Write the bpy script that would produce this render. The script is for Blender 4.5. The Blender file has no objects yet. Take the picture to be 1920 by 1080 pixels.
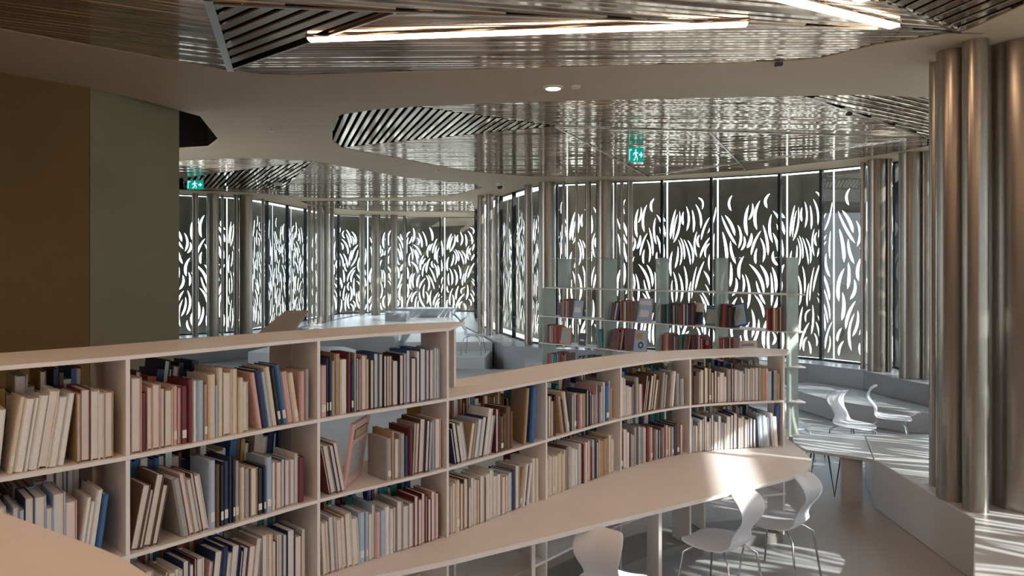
import bpy, bmesh, math, random
from mathutils import Vector, Matrix
from mathutils.geometry import tessellate_polygon

random.seed(7)
S = bpy.context.scene
COL = S.collection

# ------------------------------------------------------------------ camera, sky, sun, exposure
EYE, F, HOR = 1.75, 1387.0, 495.0        # eye height (m), focal length (px of 1920), horizon row
CEIL = 3.02
cam_d = bpy.data.cameras.new('camera'); cam = bpy.data.objects.new('camera', cam_d); COL.objects.link(cam)
cam_d.sensor_width = 36.0; cam_d.lens = 36.0 * F / 1920.0
cam_d.shift_y = -(540.0 - HOR) / 1920.0
cam_d.clip_start = 0.05; cam_d.clip_end = 300
cam.location = (0, 0, EYE); cam.rotation_euler = (math.pi / 2, 0, 0)
S.camera = cam

w = bpy.data.worlds.new('daylight'); S.world = w; w.use_nodes = True
bg = w.node_tree.nodes['Background']
bg.inputs[0].default_value = (0.80, 0.90, 1.0, 1); bg.inputs[1].default_value = 6.0

sun_d = bpy.data.lights.new('sun', 'SUN'); sun = bpy.data.objects.new('sun', sun_d); COL.objects.link(sun)
sun_d.energy = 11.0; sun_d.angle = math.radians(0.6); sun_d.color = (1.0, 0.96, 0.9)
to_sun = Vector((0.83, -0.42, 0.50))
sun.rotation_euler = to_sun.to_track_quat('Z', 'Y').to_euler()

S.view_settings.view_transform = 'Standard'; S.view_settings.look = 'None'
S.view_settings.exposure = 0.0; S.view_settings.gamma = 1.0
S.view_settings.use_curve_mapping = False
S.cycles.use_denoising = True
S.cycles.max_bounces = 8; S.cycles.diffuse_bounces = 4; S.cycles.glossy_bounces = 4
S.cycles.transparent_max_bounces = 12
S.cycles.caustics_reflective = False; S.cycles.caustics_refractive = False
S.cycles.sample_clamp_indirect = 6.0


def at(px, py, z):
    """floor-plan point (x, y) lying at height z under picture point (px, py)"""
    d = F * (EYE - z) / (py - HOR)
    return Vector(((px - 960.0) / F * d, d))


def atd(px, d):
    return Vector(((px - 960.0) / F * d, d))


# ------------------------------------------------------------------ materials
def mat(name, rgb, rough=0.5, metal=0.0, noise=0.0, scale=8.0, bump=0.0, emit=None, stretch=None, spec=None):
    m = bpy.data.materials.new(name); m.use_nodes = True
    nt = m.node_tree; b = nt.nodes['Principled BSDF']
    b.inputs['Base Color'].default_value = (*rgb, 1)
    b.inputs['Roughness'].default_value = rough
    b.inputs['Metallic'].default_value = metal
    if spec is not None:
        b.inputs['Specular IOR Level'].default_value = spec
    if emit:
        b.inputs['Emission Color'].default_value = (*emit[:3], 1); b.inputs['Emission Strength'].default_value = emit[3]
    if noise or bump:
        tc = nt.nodes.new('ShaderNodeTexCoord'); n = nt.nodes.new('ShaderNodeTexNoise')
        n.inputs['Scale'].default_value = scale; n.inputs['Detail'].default_value = 5
        mp = nt.nodes.new('ShaderNodeMapping'); nt.links.new(tc.outputs['Object'], mp.inputs['Vector'])
        if stretch: mp.inputs['Scale'].default_value = stretch
        nt.links.new(mp.outputs['Vector'], n.inputs['Vector'])
        if noise:
            r = nt.nodes.new('ShaderNodeValToRGB')
            r.color_ramp.elements[0].position = 0.3; r.color_ramp.elements[1].position = 0.7
            r.color_ramp.elements[0].color = (*[c * (1 - noise) for c in rgb], 1)
            r.color_ramp.elements[1].color = (*[min(1, c * (1 + noise)) for c in rgb], 1)
            nt.links.new(n.outputs['Fac'], r.inputs['Fac']); nt.links.new(r.outputs['Color'], b.inputs['Base Color'])
        if bump:
            bp = nt.nodes.new('ShaderNodeBump'); bp.inputs['Strength'].default_value = bump; bp.inputs['Distance'].default_value = 0.01
            nt.links.new(n.outputs['Fac'], bp.inputs['Height']); nt.links.new(bp.outputs['Normal'], b.inputs['Normal'])
    return m


M = {
    'soffit': mat('soffit_paint', (0.57, 0.435, 0.29), 0.6, noise=0.03, scale=2),
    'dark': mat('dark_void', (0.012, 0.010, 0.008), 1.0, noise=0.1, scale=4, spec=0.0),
    'slat': mat('slat_metal', (0.52, 0.415, 0.32), 0.10, 0.9, noise=0.05, scale=3),
    'trim': mat('trim_metal', (0.50, 0.46, 0.42), 0.25, 0.9, noise=0.04),
    'column': mat('column_steel', (0.36, 0.32, 0.28), 0.30, 0.9, noise=0.06, scale=3, stretch=(6, 6, .6)),
    'wall_warm': mat('wall_brown_lamplit', (0.19, 0.105, 0.036), 0.75, noise=0.08, scale=1.5, bump=0.05),  # left face of the big wall, warm lamplight painted into its brown
    'wall_olive_daylit': mat('wall_olive_daylit', (0.24, 0.21, 0.12), 0.7, noise=0.08, scale=1.5, bump=0.05),  # other face of that wall, lighter tone stands for light from the windows
    'wall_plain': mat('wall_plain', (0.42, 0.38, 0.32), 0.7, noise=0.05),
    'floor': mat('floor_resin', (0.42, 0.42, 0.44), 0.38, noise=0.06, scale=1.2),
    'ground': mat('ground_paving', (0.62, 0.60, 0.56), 0.9, noise=0.08, scale=3),
    'white': mat('white_metal', (0.84, 0.79, 0.77), 0.38, noise=0.02, scale=5),
    'solid': mat('solid_surface', (0.54, 0.54, 0.56), 0.35, noise=0.03, scale=2),
    'deck': mat('deck_surface', (0.72, 0.73, 0.75), 0.3, noise=0.04, scale=2),
    'plinth': mat('plinth_surface', (0.38, 0.38, 0.40), 0.3, noise=0.04, scale=2),
    'chair': mat('chair_shell', (0.72, 0.73, 0.78), 0.35, noise=0.02),
    'wire': mat('chrome_wire', (0.6, 0.6, 0.62), 0.2, 1.0, noise=0.03),
    'screen': mat('screen_metal', (0.20, 0.175, 0.14), 0.5, 0.3, noise=0.15, scale=3),
    'frame': mat('frame_black', (0.03, 0.03, 0.032), 0.4, 0.5, noise=0.05),
    'plastic': mat('white_plastic', (0.7, 0.68, 0.62), 0.4, noise=0.02),
    'blackp': mat('black_plastic', (0.03, 0.03, 0.03), 0.35, noise=0.05),
    'led': mat('led_diffuser', (1, 0.93, 0.85), 0.5, emit=(1.0, 0.67, 0.45, 27.0), noise=0.01),
    'lamp': mat('lamp_lens', (1, 0.93, 0.85), 0.5, emit=(1.0, 0.85, 0.7, 3.0), noise=0.01),
    'green': mat('exit_green', (0.0, 0.22, 0.17), 0.5, emit=(0.0, 0.30, 0.24, 0.9), noise=0.02),
    'exitw': mat('exit_white', (0.8, 0.95, 0.95), 0.5, emit=(0.65, 1.0, 0.98, 1.0), noise=0.01),
    'pages': mat('page_block', (0.80, 0.74, 0.70), 0.85, noise=0.10, scale=1.0, stretch=(60, 1, 1)),
    'label': mat('spine_label', (0.80, 0.78, 0.72), 0.7, noise=0.05, scale=20),
    'grey': mat('grey_board', (0.30, 0.29, 0.28), 0.5, noise=0.05),
}


def glass_mat(name, tint, refl, rough=0.0, frost=0.0):
    m = bpy.data.materials.new(name); m.use_nodes = True; nt = m.node_tree
    for n in list(nt.nodes):
        if n.type != 'OUTPUT_MATERIAL': nt.nodes.remove(n)
    out = nt.nodes['Material Output']
    tr = nt.nodes.new('ShaderNodeBsdfTransparent'); tr.inputs[0].default_value = (*tint, 1)
    gl = nt.nodes.new('ShaderNodeBsdfGlossy'); gl.inputs['Roughness'].default_value = rough
    fr = nt.nodes.new('ShaderNodeFresnel'); fr.inputs[0].default_value = 1.5
    mx = nt.nodes.new('ShaderNodeMixShader')
    mu = nt.nodes.new('ShaderNodeMath'); mu.operation = 'MULTIPLY'; mu.inputs[1].default_value = refl
    ge = nt.nodes.new('ShaderNodeNewGeometry')          # reflect on the outer face of each pane only (no internal reflection)
    inv = nt.nodes.new('ShaderNodeMath'); inv.operation = 'SUBTRACT'; inv.inputs[0].default_value = 1.0
    m3 = nt.nodes.new('ShaderNodeMath'); m3.operation = 'MULTIPLY'
    nt.links.new(ge.outputs['Backfacing'], inv.inputs[1])
    nt.links.new(fr.outputs[0], mu.inputs[0]); nt.links.new(mu.outputs[0], m3.inputs[0]); nt.links.new(inv.outputs[0], m3.inputs[1])
    nt.links.new(m3.outputs[0], mx.inputs[0])
    nt.links.new(tr.outputs[0], mx.inputs[1]); nt.links.new(gl.outputs[0], mx.inputs[2])
    last = mx
    if frost:
        df = nt.nodes.new('ShaderNodeBsdfDiffuse'); df.inputs[0].default_value = (0.62, 0.66, 0.62, 1)
        tl = nt.nodes.new('ShaderNodeBsdfTranslucent'); tl.inputs[0].default_value = (0.62, 0.66, 0.62, 1)
        m1 = nt.nodes.new('ShaderNodeMixShader'); m1.inputs[0].default_value = 0.5
        nt.links.new(df.outputs[0], m1.inputs[1]); nt.links.new(tl.outputs[0], m1.inputs[2])
        m2 = nt.nodes.new('ShaderNodeMixShader'); m2.inputs[0].default_value = frost
        nt.links.new(mx.outputs[0], m2.inputs[1]); nt.links.new(m1.outputs[0], m2.inputs[2]); last = m2
    nt.links.new(last.outputs[0], out.inputs['Surface'])
    return m


M['glass'] = glass_mat('window_glass', (0.93, 0.96, 0.95), 1.0)
M['frosted'] = glass_mat('frosted_acrylic', (0.9, 0.93, 0.9), 0.8, 0.2, frost=0.85)
M['clear'] = glass_mat('clear_acrylic', (0.82, 0.87, 0.85), 1.0, 0.02, frost=0.25)


# ------------------------------------------------------------------ object helpers
def link(name, me, m=None, parent=None):
    o = bpy.data.objects.new(name, me); COL.objects.link(o)
    if m is not None and me is not None and not me.materials: me.materials.append(m)
    if parent: o.parent = parent
    return o


def tag(o, label=None, cat=None, group=None, kind=None):
    if label: o['label'] = label
    if cat: o['category'] = cat
    if group: o['group'] = group
    if kind: o['kind'] = kind
    return o


def empty(name, loc, label, cat, group=None):
    o = bpy.data.objects.new(name, None); COL.objects.link(o); o.location = loc
    o.empty_display_size = 0.1
    return tag(o, label, cat, group)


def bm_obj(name, bm, m, parent=None, smooth=False):
    bmesh.ops.recalc_face_normals(bm, faces=bm.faces)
    me = bpy.data.meshes.new(name); bm.to_mesh(me); bm.free()
    if smooth:
        for p in me.polygons: p.use_smooth = True
        me.set_sharp_from_angle(angle=math.radians(38))
    return link(name, me, m, parent)


def prism(bm, pts, z0, z1):
    """vertical prism over a simple (possibly concave) polygon"""
    n = len(pts)
    lo = [bm.verts.new((p[0], p[1], z0)) for p in pts]; hi = [bm.verts.new((p[0], p[1], z1)) for p in pts]
    for i in range(n):
        j = (i + 1) % n
        bm.faces.new((lo[i], lo[j], hi[j], hi[i]))
    tris = tessellate_polygon([[Vector((p[0], p[1], 0)) for p in pts]])
    for t in tris:
        try:
            bm.faces.new([hi[k] for k in t]); bm.faces.new([lo[k] for k in reversed(t)])
        except ValueError:
            pass


def obox(bm, c, ax, ay, z0, z1):
    """box: centre c (2d), half-axis vectors ax, ay (2d), z0..z1"""
    c = Vector(c[:2]); ax = Vector(ax[:2]); ay = Vector(ay[:2])
    prism4 = [c - ax - ay, c + ax - ay, c + ax + ay, c - ax + ay]
    lo = [bm.verts.new((p.x, p.y, z0)) for p in prism4]; hi = [bm.verts.new((p.x, p.y, z1)) for p in prism4]
    for i in range(4):
        j = (i + 1) % 4; bm.faces.new((lo[i], lo[j], hi[j], hi[i]))
    bm.faces.new(hi); bm.faces.new(lo[::-1])


def mbox(bm, mtx, x0, x1, y0, y1, z0, z1, mi=0):
    vs = [bm.verts.new(mtx @ Vector((x, y, z))) for z in (z0, z1) for (x, y) in ((x0, y0), (x1, y0), (x1, y1), (x0, y1))]
    for f in ((0, 1, 2, 3), (7, 6, 5, 4), (0, 4, 5, 1), (1, 5, 6, 2), (2, 6, 7, 3), (3, 7, 4, 0)):
        fc = bm.faces.new([vs[k] for k in f]); fc.material_index = mi


def tube(bm, pts, r, n=8, cap=True):
    rings = []
    pts = [Vector(p) for p in pts]
    for i, p in enumerate(pts):
        d = (pts[min(i + 1, len(pts) - 1)] - pts[max(i - 1, 0)]).normalized()
        a = d.cross(Vector((0, 0, 1)))
        if a.length < 1e-3: a = Vector((1, 0, 0))
        a.normalize(); b = d.cross(a).normalized()
        rr = r[i] if isinstance(r, (list, tuple)) else r
        rings.append([bm.verts.new(p + rr * (math.cos(t) * a + math.sin(t) * b)) for t in (2 * math.pi * k / n for k in range(n))])
    for A, B in zip(rings, rings[1:]):
        for k in range(n):
            bm.faces.new((A[k], A[(k + 1) % n], B[(k + 1) % n], B[k]))
    if cap: bm.faces.new(rings[0][::-1]); bm.faces.new(rings[-1])


def lathe(bm, prof, n=24, c=(0, 0, 0)):
    rings = []
    for r, z in prof:
        rings.append([bm.verts.new((c[0] + r * math.cos(2 * math.pi * k / n), c[1] + r * math.sin(2 * math.pi * k / n), c[2] + z)) for k in range(n)])
    for A, B in zip(rings, rings[1:]):
        for k in range(n): bm.faces.new((A[k], A[(k + 1) % n], B[(k + 1) % n], B[k]))
    bm.faces.new(rings[0][::-1]); bm.faces.new(rings[-1])


def fill_2d(name, loops, thick, z=0.0):
    """flat sheet bounded by loops[0] with the other loops as holes (even-odd), as a mesh"""
    cu = bpy.data.curves.new(name, 'CURVE'); cu.dimensions = '2D'; cu.fill_mode = 'BOTH'; cu.extrude = thick / 2
    for lp in loops:
        sp = cu.splines.new('POLY'); sp.points.add(len(lp) - 1); sp.use_cyclic_u = True
        for q, p in zip(sp.points, lp): q.co = (p[0], p[1], 0, 1)
    o = bpy.data.objects.new(name, cu); COL.objects.link(o)
    dg = bpy.context.evaluated_depsgraph_get()
    me = bpy.data.meshes.new_from_object(o.evaluated_get(dg))
    bpy.data.objects.remove(o); bpy.data.curves.remove(cu)
    me.transform(Matrix.Translation((0, 0, z)))
    me.name = name
    return me


def clip_line(poly, p, d):
    """intervals (t0, t1) of line p + t d inside polygon"""
    ts = []
    n = len(poly)
    nx, ny = -d[1], d[0]
    for i in range(n):
        a, b = poly[i], poly[(i + 1) % n]
        sa = (a[0] - p[0]) * nx + (a[1] - p[1]) * ny
        sb = (b[0] - p[0]) * nx + (b[1] - p[1]) * ny
        if (sa > 0) != (sb > 0):
            u = sa / (sa - sb)
            q = (a[0] + u * (b[0] - a[0]), a[1] + u * (b[1] - a[1]))
            ts.append((q[0] - p[0]) * d[0] + (q[1] - p[1]) * d[1])
    ts.sort()
    return [(ts[i], ts[i + 1]) for i in range(0, len(ts) - 1, 2)]


def cut(poly, a, b, keep_left=True):
    """keep the part of poly on one side of line a->b"""
    out = []
    a = Vector(a); b = Vector(b); d = b - a
    side = lambda q: (d.x * (q[1] - a.y) - d.y * (q[0] - a.x)) * (1 if keep_left else -1)
    n = len(poly)
    for i in range(n):
        p, q = Vector(poly[i]), Vector(poly[(i + 1) % n])
        sp, sq = side(p), side(q)
        if sp >= 0: out.append(p)
        if (sp > 0 and sq < 0) or (sp < 0 and sq > 0):
            out.append(p + (q - p) * (sp / (sp - sq)))
    return out


# ------------------------------------------------------------------ shell: window line, floor, plinth
WP = [(2.6, -2.6), (3.9, -1.2), (4.7, 0.6), (5.1, 2.5), (5.3, 4.5), (5.35, 6.4), (5.15, 8.0), (4.78, 9.2), (4.18, 9.97),
      (3.76, 10.37), (2.94, 10.87), (2.28, 11.2), (1.52, 11.5), (0.72, 11.74), (0.28, 12.25), (-0.2, 13.87), (-0.62, 15.4),
      (-0.85, 17.6), (-1.0, 20.2), (-2.9, 20.25), (-4.5, 19.2), (-4.75, 17.0), (-4.95, 14.95), (-5.25, 14.1), (-6.2, 13.4), (-7.4, 12.5), (-8.3, 11.2)]
WP = [Vector(p) for p in WP]
ROOM_REST = [Vector(p) for p in [(-8.6, 8.6), (-5.0, 8.6), (-5.0, 2.2), (-5.0, -2.6)]]


def offset_path(P, k):
    """offset an open path to its right side by k (outside of the room for WP)"""
    out = []
    for i, p in enumerate(P):
        a = P[max(i - 1, 0)]; b = P[min(i + 1, len(P) - 1)]
        t = (b - a).normalized(); n = Vector((t.y, -t.x)); out.append(p + n * k)
    return out


WOUT = offset_path(WP, 0.10)
outer = WOUT + ROOM_REST
bm = bmesh.new(); prism(bm, offset_path(WP, 0.05) + ROOM_REST, -0.12, 0.0)
tag(bm_obj('floor', bm, M['floor']), 'pale grey resin floor with streaks of sunlight', kind='structure')
bm = bmesh.new(); prism(bm, [(-60, -40), (60, -40), (60, 80), (-60, 80)], -0.4, -0.2)
tag(bm_obj('ground', bm, M['ground']), 'pale paved ground outside', kind='structure')

# raised plinth running along the windows
INNER = [Vector(p) for p in [(2.3, -2.5), (3.45, -1.0), (4.25, 0.7), (4.62, 2.5), (4.78, 4.05), (4.85, 6.4), (4.5, 7.9), (4.36, 8.5), (4.3, 9.05), (3.87, 9.65),
         (3.5, 9.95), (2.1, 10.75), (1.35, 11.05), (0.42, 11.5), (-0.13, 11.75), (-0.5, 13.4), (-0.98, 15.4),
         (-1.25, 17.6), (-1.5, 19.4), (-2.9, 19.45), (-4.0, 18.7), (-4.2, 17.0), (-4.4, 14.95), (-4.75, 13.75), (-5.9, 12.8), (-7.1, 12.0), (-7.9, 10.9)]]
bm = bmesh.new(); prism(bm, INNER + list(reversed(offset_path(WP, 0.045))), 0.0, 0.45)
tag(bm_obj('trim_1', bm, M['plinth']), 'raised pale plinth running along the foot of the windows', kind='structure')

# ceiling fields --------------------------------------------------------------
Z = CEIL
R1 = [at(x, y, Z) for x, y in ((0, 55), (430, 133), (490, 140), (560, 141), (1000, 128), (1460, 116), (1540, 109), (1640, 85), (1730, 71), (1813, 57), (1920, 10))]
R1 = [Vector((-4.4, 2.5))] + R1 + [Vector((3.4, 2.9)), Vector((3.4, 2.3)), Vector((-4.4, 2.2))]
R2 = [at(x, y, Z) for x, y in ((622, 262), (622, 228), (640, 215), (700, 206), (780, 200), (1000, 191), (1300, 184), (1610, 178), (1745, 183))]
R2 += [Vector((3.9, 6.1)), Vector((4.45, 7.1))] + [at(x, y, Z) for x, y in ((1740, 274), (1650, 291), (1400, 320), (1210, 331), (1000, 331), (880, 322), (640, 277))]
R3 = [Vector((-6.4, 11.9)), Vector((-5.4, 9.4))] + [at(x, y, Z) for x, y in ((338, 302), (450, 296), (590, 302), (760, 333), (890, 345), (905, 352), (850, 366), (720, 371), (600, 372), (480, 362), (338, 357))]
R4 = [at(x, y, Z) for x, y in ((560, 377), (720, 376), (885, 378), (895, 398), (700, 396), (590, 388))]
HOLE = [at(x, y, Z) for x, y in ((168, 166), (260, 186), (375, 218), (410, 262), (390, 277), (338, 280))] + [Vector((-4.7, 8.3)), Vector((-4.7, 5.0))]
me = fill_2d('ceiling', [outer, R1, R2, R3, R4, HOLE], 0.02, CEIL + 0.01)
ceiling = tag(link('ceiling', me, M['soffit']), 'smooth beige ceiling with faceted slatted fields', kind='structure')

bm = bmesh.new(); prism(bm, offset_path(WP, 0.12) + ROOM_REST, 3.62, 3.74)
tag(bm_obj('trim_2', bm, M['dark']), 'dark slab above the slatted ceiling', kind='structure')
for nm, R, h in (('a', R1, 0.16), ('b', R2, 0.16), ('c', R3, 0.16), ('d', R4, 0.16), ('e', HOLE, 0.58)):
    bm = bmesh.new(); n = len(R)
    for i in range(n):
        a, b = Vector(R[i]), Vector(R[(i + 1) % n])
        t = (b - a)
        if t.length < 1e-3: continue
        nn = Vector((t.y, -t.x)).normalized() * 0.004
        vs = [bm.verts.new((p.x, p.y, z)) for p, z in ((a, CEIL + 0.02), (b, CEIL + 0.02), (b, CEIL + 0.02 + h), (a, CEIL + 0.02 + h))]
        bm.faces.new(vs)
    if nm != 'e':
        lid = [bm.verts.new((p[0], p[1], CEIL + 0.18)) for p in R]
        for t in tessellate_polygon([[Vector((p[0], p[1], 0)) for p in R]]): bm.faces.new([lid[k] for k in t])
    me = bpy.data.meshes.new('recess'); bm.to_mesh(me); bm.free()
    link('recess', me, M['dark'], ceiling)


def slat_field(poly, d, wdt, pitch, frame=True, joined=False, z=CEIL + 0.004, hgt=0.03):
    d = Vector(d).normalized(); nrm = Vector((-d.y, d.x))
    bm = bmesh.new(); n = len(poly)
    for i in range(n):           # thin edge trim
        a, b = Vector(poly[i]), Vector(poly[(i + 1) % n])
        if (b - a).length < 0.02: continue
        t = (b - a).normalized(); obox(bm, (a + b) / 2, t * (b - a).length / 2, Vector((-t.y, t.x)) * 0.006, z + 0.002, z + 0.028)
    panel = bm_obj('slat_panel', bm, M['trim'], ceiling)
    vals = [Vector(p).dot(nrm) for p in poly]
    k = min(vals) + pitch * 0.5; cnt = 0
    jb = bmesh.new() if joined else None
    while k < max(vals):
        for (t0, t1) in clip_line([(p[0], p[1]) for p in poly], (nrm.x * k, nrm.y * k), (d.x, d.y)):
            if t1 - t0 < 0.06: continue
            t0 += 0.012; t1 -= 0.012
            c = nrm * k + d * (t0 + t1) / 2
            b = jb if joined else bmesh.new()
            # trapezoid section: broad flat underside with small chamfers
            hw = wdt / 2; L = (t1 - t0) / 2
            dz = random.uniform(-0.0012, 0.0012); tilt = random.uniform(-0.0010, 0.0010)
            prof = [(-hw, z + 0.006 + dz), (-hw + 0.004, z + dz + tilt), (hw - 0.004, z + dz - tilt), (hw, z + 0.006 + dz), (hw, z + hgt), (-hw, z + hgt)]
            A = [b.verts.new((*(c - d * L + nrm * u), v)) for u, v in prof]; B = [b.verts.new((*(c + d * L + nrm * u), v)) for u, v in prof]
            for q in range(6): b.faces.new((A[q], A[(q + 1) % 6], B[(q + 1) % 6], B[q]))
            b.faces.new(A[::-1]); b.faces.new(B)
            if not joined: bm_obj('slat', b, M['slat'], panel)
            cnt += 1
        k += pitch
    if joined:
        o = bm_obj('slat', jb, M['slat'], panel); o['kind'] = 'stuff'
    return cnt


pA, pB = at(390, 0, Z), at(432, 133, Z)
W1 = cut(R1, pA, pB, True)
Rr = cut(R1, pA, pB, False)
B0, B1 = Vector((-1.46, 3.62)), Vector((2.6, 4.07))
far1 = cut(Rr, B0, B1, True); near1 = cut(Rr, B0, B1, False)
V0, V1 = at(1643, 0, Z), at(1800, 60, Z)
U1 = cut(near1, V0, V1, True); Vf = cut(near1, V0, V1, False)
T1c = at(437, 128, Z); T1b = at(740, 24, Z)
T1 = cut(far1, T1c, T1b, False); M1 = cut(far1, T1c, T1b, True)
ncount = []
ncount.append(slat_field(W1, (0.88, 0.46), 0.047, 0.053))
ncount.append(slat_field(U1, (0.975, 0.22), 0.048, 0.060))
ncount.append(slat_field(Vf, (0.2, -0.98), 0.055, 0.085))
ncount.append(slat_field(T1, (1.22, -1.08), 0.060, 0.090))
ncount.append(slat_field(M1, (1.0, -0.02), 0.038, 0.048))
q0, q1 = at(1040, 236, Z), at(640, 277, Z)
D2 = [at(x, y, Z) for x, y in ((622, 262), (622, 228), (640, 215), (700, 206), (780, 200), (900, 217), (1040, 237), (900, 251), (640, 277))]
slat_field(D2, (0.3, -0.95), 0.040, 0.068)
# the rest of field 2: far part, near strip and right part
E2_far = [at(640, 277, Z), at(900, 251, Z), at(1040, 237, Z), at(1740, 259, Z), at(1740, 274, Z), at(1650, 291, Z), at(1400, 320, Z), at(1210, 331, Z), at(1000, 331, Z), at(880, 322, Z)]
Fa, Fb, Fc_ = at(1040, 237, Z), at(1215, 331, Z), at(1400, 320, Z)
Fd = at(1330, 247, Z)
left_f = cut(E2_far, Fa, Fb, True); rest_f = cut(E2_far, Fa, Fb, False)
if sum(p[0] for p in left_f) / len(left_f) > sum(p[0] for p in rest_f) / len(rest_f): left_f, rest_f = rest_f, left_f
mid_f = cut(rest_f, Fd, Fc_, True); right_f = cut(rest_f, Fd, Fc_, False)
slat_field(left_f, (1.0, -0.06), 0.040, 0.052)
slat_field(mid_f, (1.0, 0.12), 0.040, 0.052)
slat_field(right_f, (1.0, -0.30), 0.040, 0.052)
E2_near = [at(780, 200, Z), at(1000, 191, Z), at(1300, 184, Z), at(1510, 180.5, Z), at(1740, 259, Z), at(1040, 237, Z), at(900, 217, Z)]
slat_field(E2_near, (1.0, 0.05), 0.040, 0.052)
E2_right = [at(1510, 180.5, Z), at(1610, 178, Z), at(1745, 183, Z), Vector((3.9, 6.1)), Vector((4.45, 7.1)), at(1740, 274, Z), at(1740, 259, Z)]
slat_field(E2_right, (0.89, 0.61), 0.055, 0.085)
D3 = [at(x, y, Z) for x, y in ((345, 335), (400, 326), (588, 303), (528, 357), (345, 352))]
slat_field(D3, (0.63, -1.25), 0.042, 0.075)
top3 = [Vector((-5.4, 9.4)), at(338, 302, Z), at(450, 296, Z), at(588, 302, Z), at(400, 326, Z), at(345, 335, Z), Vector((-6.0, 10.6))]
slat_field(top3, (1.0, 0.0), 0.045, 0.058, joined=True)
bot3 = [at(590, 303, Z), at(760, 333, Z), at(890, 345, Z), at(905, 352, Z), at(850, 366, Z), at(720, 371, Z), at(600, 372, Z), at(480, 362, Z), at(345, 353, Z), at(528, 358, Z)]
slat_field(bot3, (1.0, 0.0), 0.045, 0.058, joined=True)
slat_field([Vector(p) for p in R4], (1.0, 0.0), 0.05, 0.07, joined=True)

# pale metal seams between the facets of the near field
for (a, b, wd) in ((pA, pB, 0.022), (T1c, T1b, 0.008), (B0, B1, 0.008), (V0, V1, 0.01), (Fa, Fb, 0.010), (Fd, Fc_, 0.010), (Fa, at(1740, 259, Z), 0.012), (at(1510, 181, Z), at(1740, 258, Z), 0.012), (at(1700, 262, Z), at(1215, 330, Z), 0.006)):
    bm = bmesh.new(); t = (Vector(b) - Vector(a)).normalized()
    obox(bm, (Vector(a) + Vector(b)) / 2, t * (Vector(b) - Vector(a)).length / 2, Vector((-t.y, t.x)) * wd, CEIL - 0.006, CEIL + 0.003)
    bm_obj('seam_strip', bm, M['trim'], ceiling)

# linear lights -----------------------------------------------------------------
def led(p, q, label, wd=0.028):
    p = Vector(p); q = Vector(q); t = (q - p).normalized(); nn = Vector((-t.y, t.x)); c = (p + q) / 2; L = (q - p).length / 2
    o = empty('linear_light', (c.x, c.y, CEIL - 0.020), label, 'light', 'linear ceiling lights')
    bm = bmesh.new(); obox(bm, (0, 0), t * (L + 0.01), nn * (wd + 0.003), 0.012, 0.022); bm_obj('housing', bm, M['trim'], o)
    bm = bmesh.new(); obox(bm, (0, 0), t * L, nn * wd, 0.0, 0.012); bm_obj('diffuser', bm, M['led'], o)


led(at(580, 77, Z - .02), at(1400, 48, Z - .02), 'long thin glowing linear light crossing the near slatted ceiling')
led(at(1440, -6, Z - .02), at(1678, 52, Z - .02), 'glowing linear light slanting down from the top edge at upper right')
led(at(1620, 3, Z - .02), at(1560, -30, Z - .02), 'short end of a linear light at the very top right of the ceiling')
led((-3.6, 1.2), (-0.4, 0.7), 'linear light of the ceiling left of the viewer')
led((0.4, 0.8), (3.2, 1.0), 'linear light of the ceiling right of the viewer')
led((-3.4, -1.2), (1.8, -1.5), 'linear light of the ceiling behind the viewer')

# walls ----------------------------------------------------------------------------
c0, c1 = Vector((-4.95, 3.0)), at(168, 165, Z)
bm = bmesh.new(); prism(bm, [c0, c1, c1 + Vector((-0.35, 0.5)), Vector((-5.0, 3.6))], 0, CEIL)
tag(bm_obj('wall_left', bm, M['wall_warm']), 'dark brown wall at the left edge, warm lamplight in its colour', kind='structure')
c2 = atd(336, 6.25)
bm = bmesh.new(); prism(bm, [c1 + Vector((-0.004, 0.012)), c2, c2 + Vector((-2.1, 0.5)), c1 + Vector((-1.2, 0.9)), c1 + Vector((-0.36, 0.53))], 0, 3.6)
tag(bm_obj('wall_centre', bm, M['wall_olive_daylit']), 'olive wall face, window light in its colour, rising into a dark ceiling recess', kind='structure')
bm = bmesh.new()
obox(bm, (-1.2, -2.68), (3.9, 0), (0, 0.08), 0, 3.6); tag(bm_obj('wall_back', bm, M['wall_plain']), 'plain wall behind the viewer', kind='structure')
bm = bmesh.new(); obox(bm, (-5.08, 0.3), (0.08, 0), (0, 2.95), 0, 3.6); tag(bm_obj('wall_side', bm, M['wall_plain']), 'plain wall to the left of the viewer', kind='structure')
bm = bmesh.new(); obox(bm, (-6.8, 8.68), (1.8, 0), (0, 0.08), 0, 3.6); tag(bm_obj('wall_rear', bm, M['wall_plain']), 'plain wall hidden behind the olive wall', kind='structure')
bm = bmesh.new(); obox(bm, (-8.5, 9.9), (0.06, 0), (0, 1.3), 0, 3.6); tag(bm_obj('wall_far', bm, M['wall_plain']), 'plain wall closing the far left', kind='structure')

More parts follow.
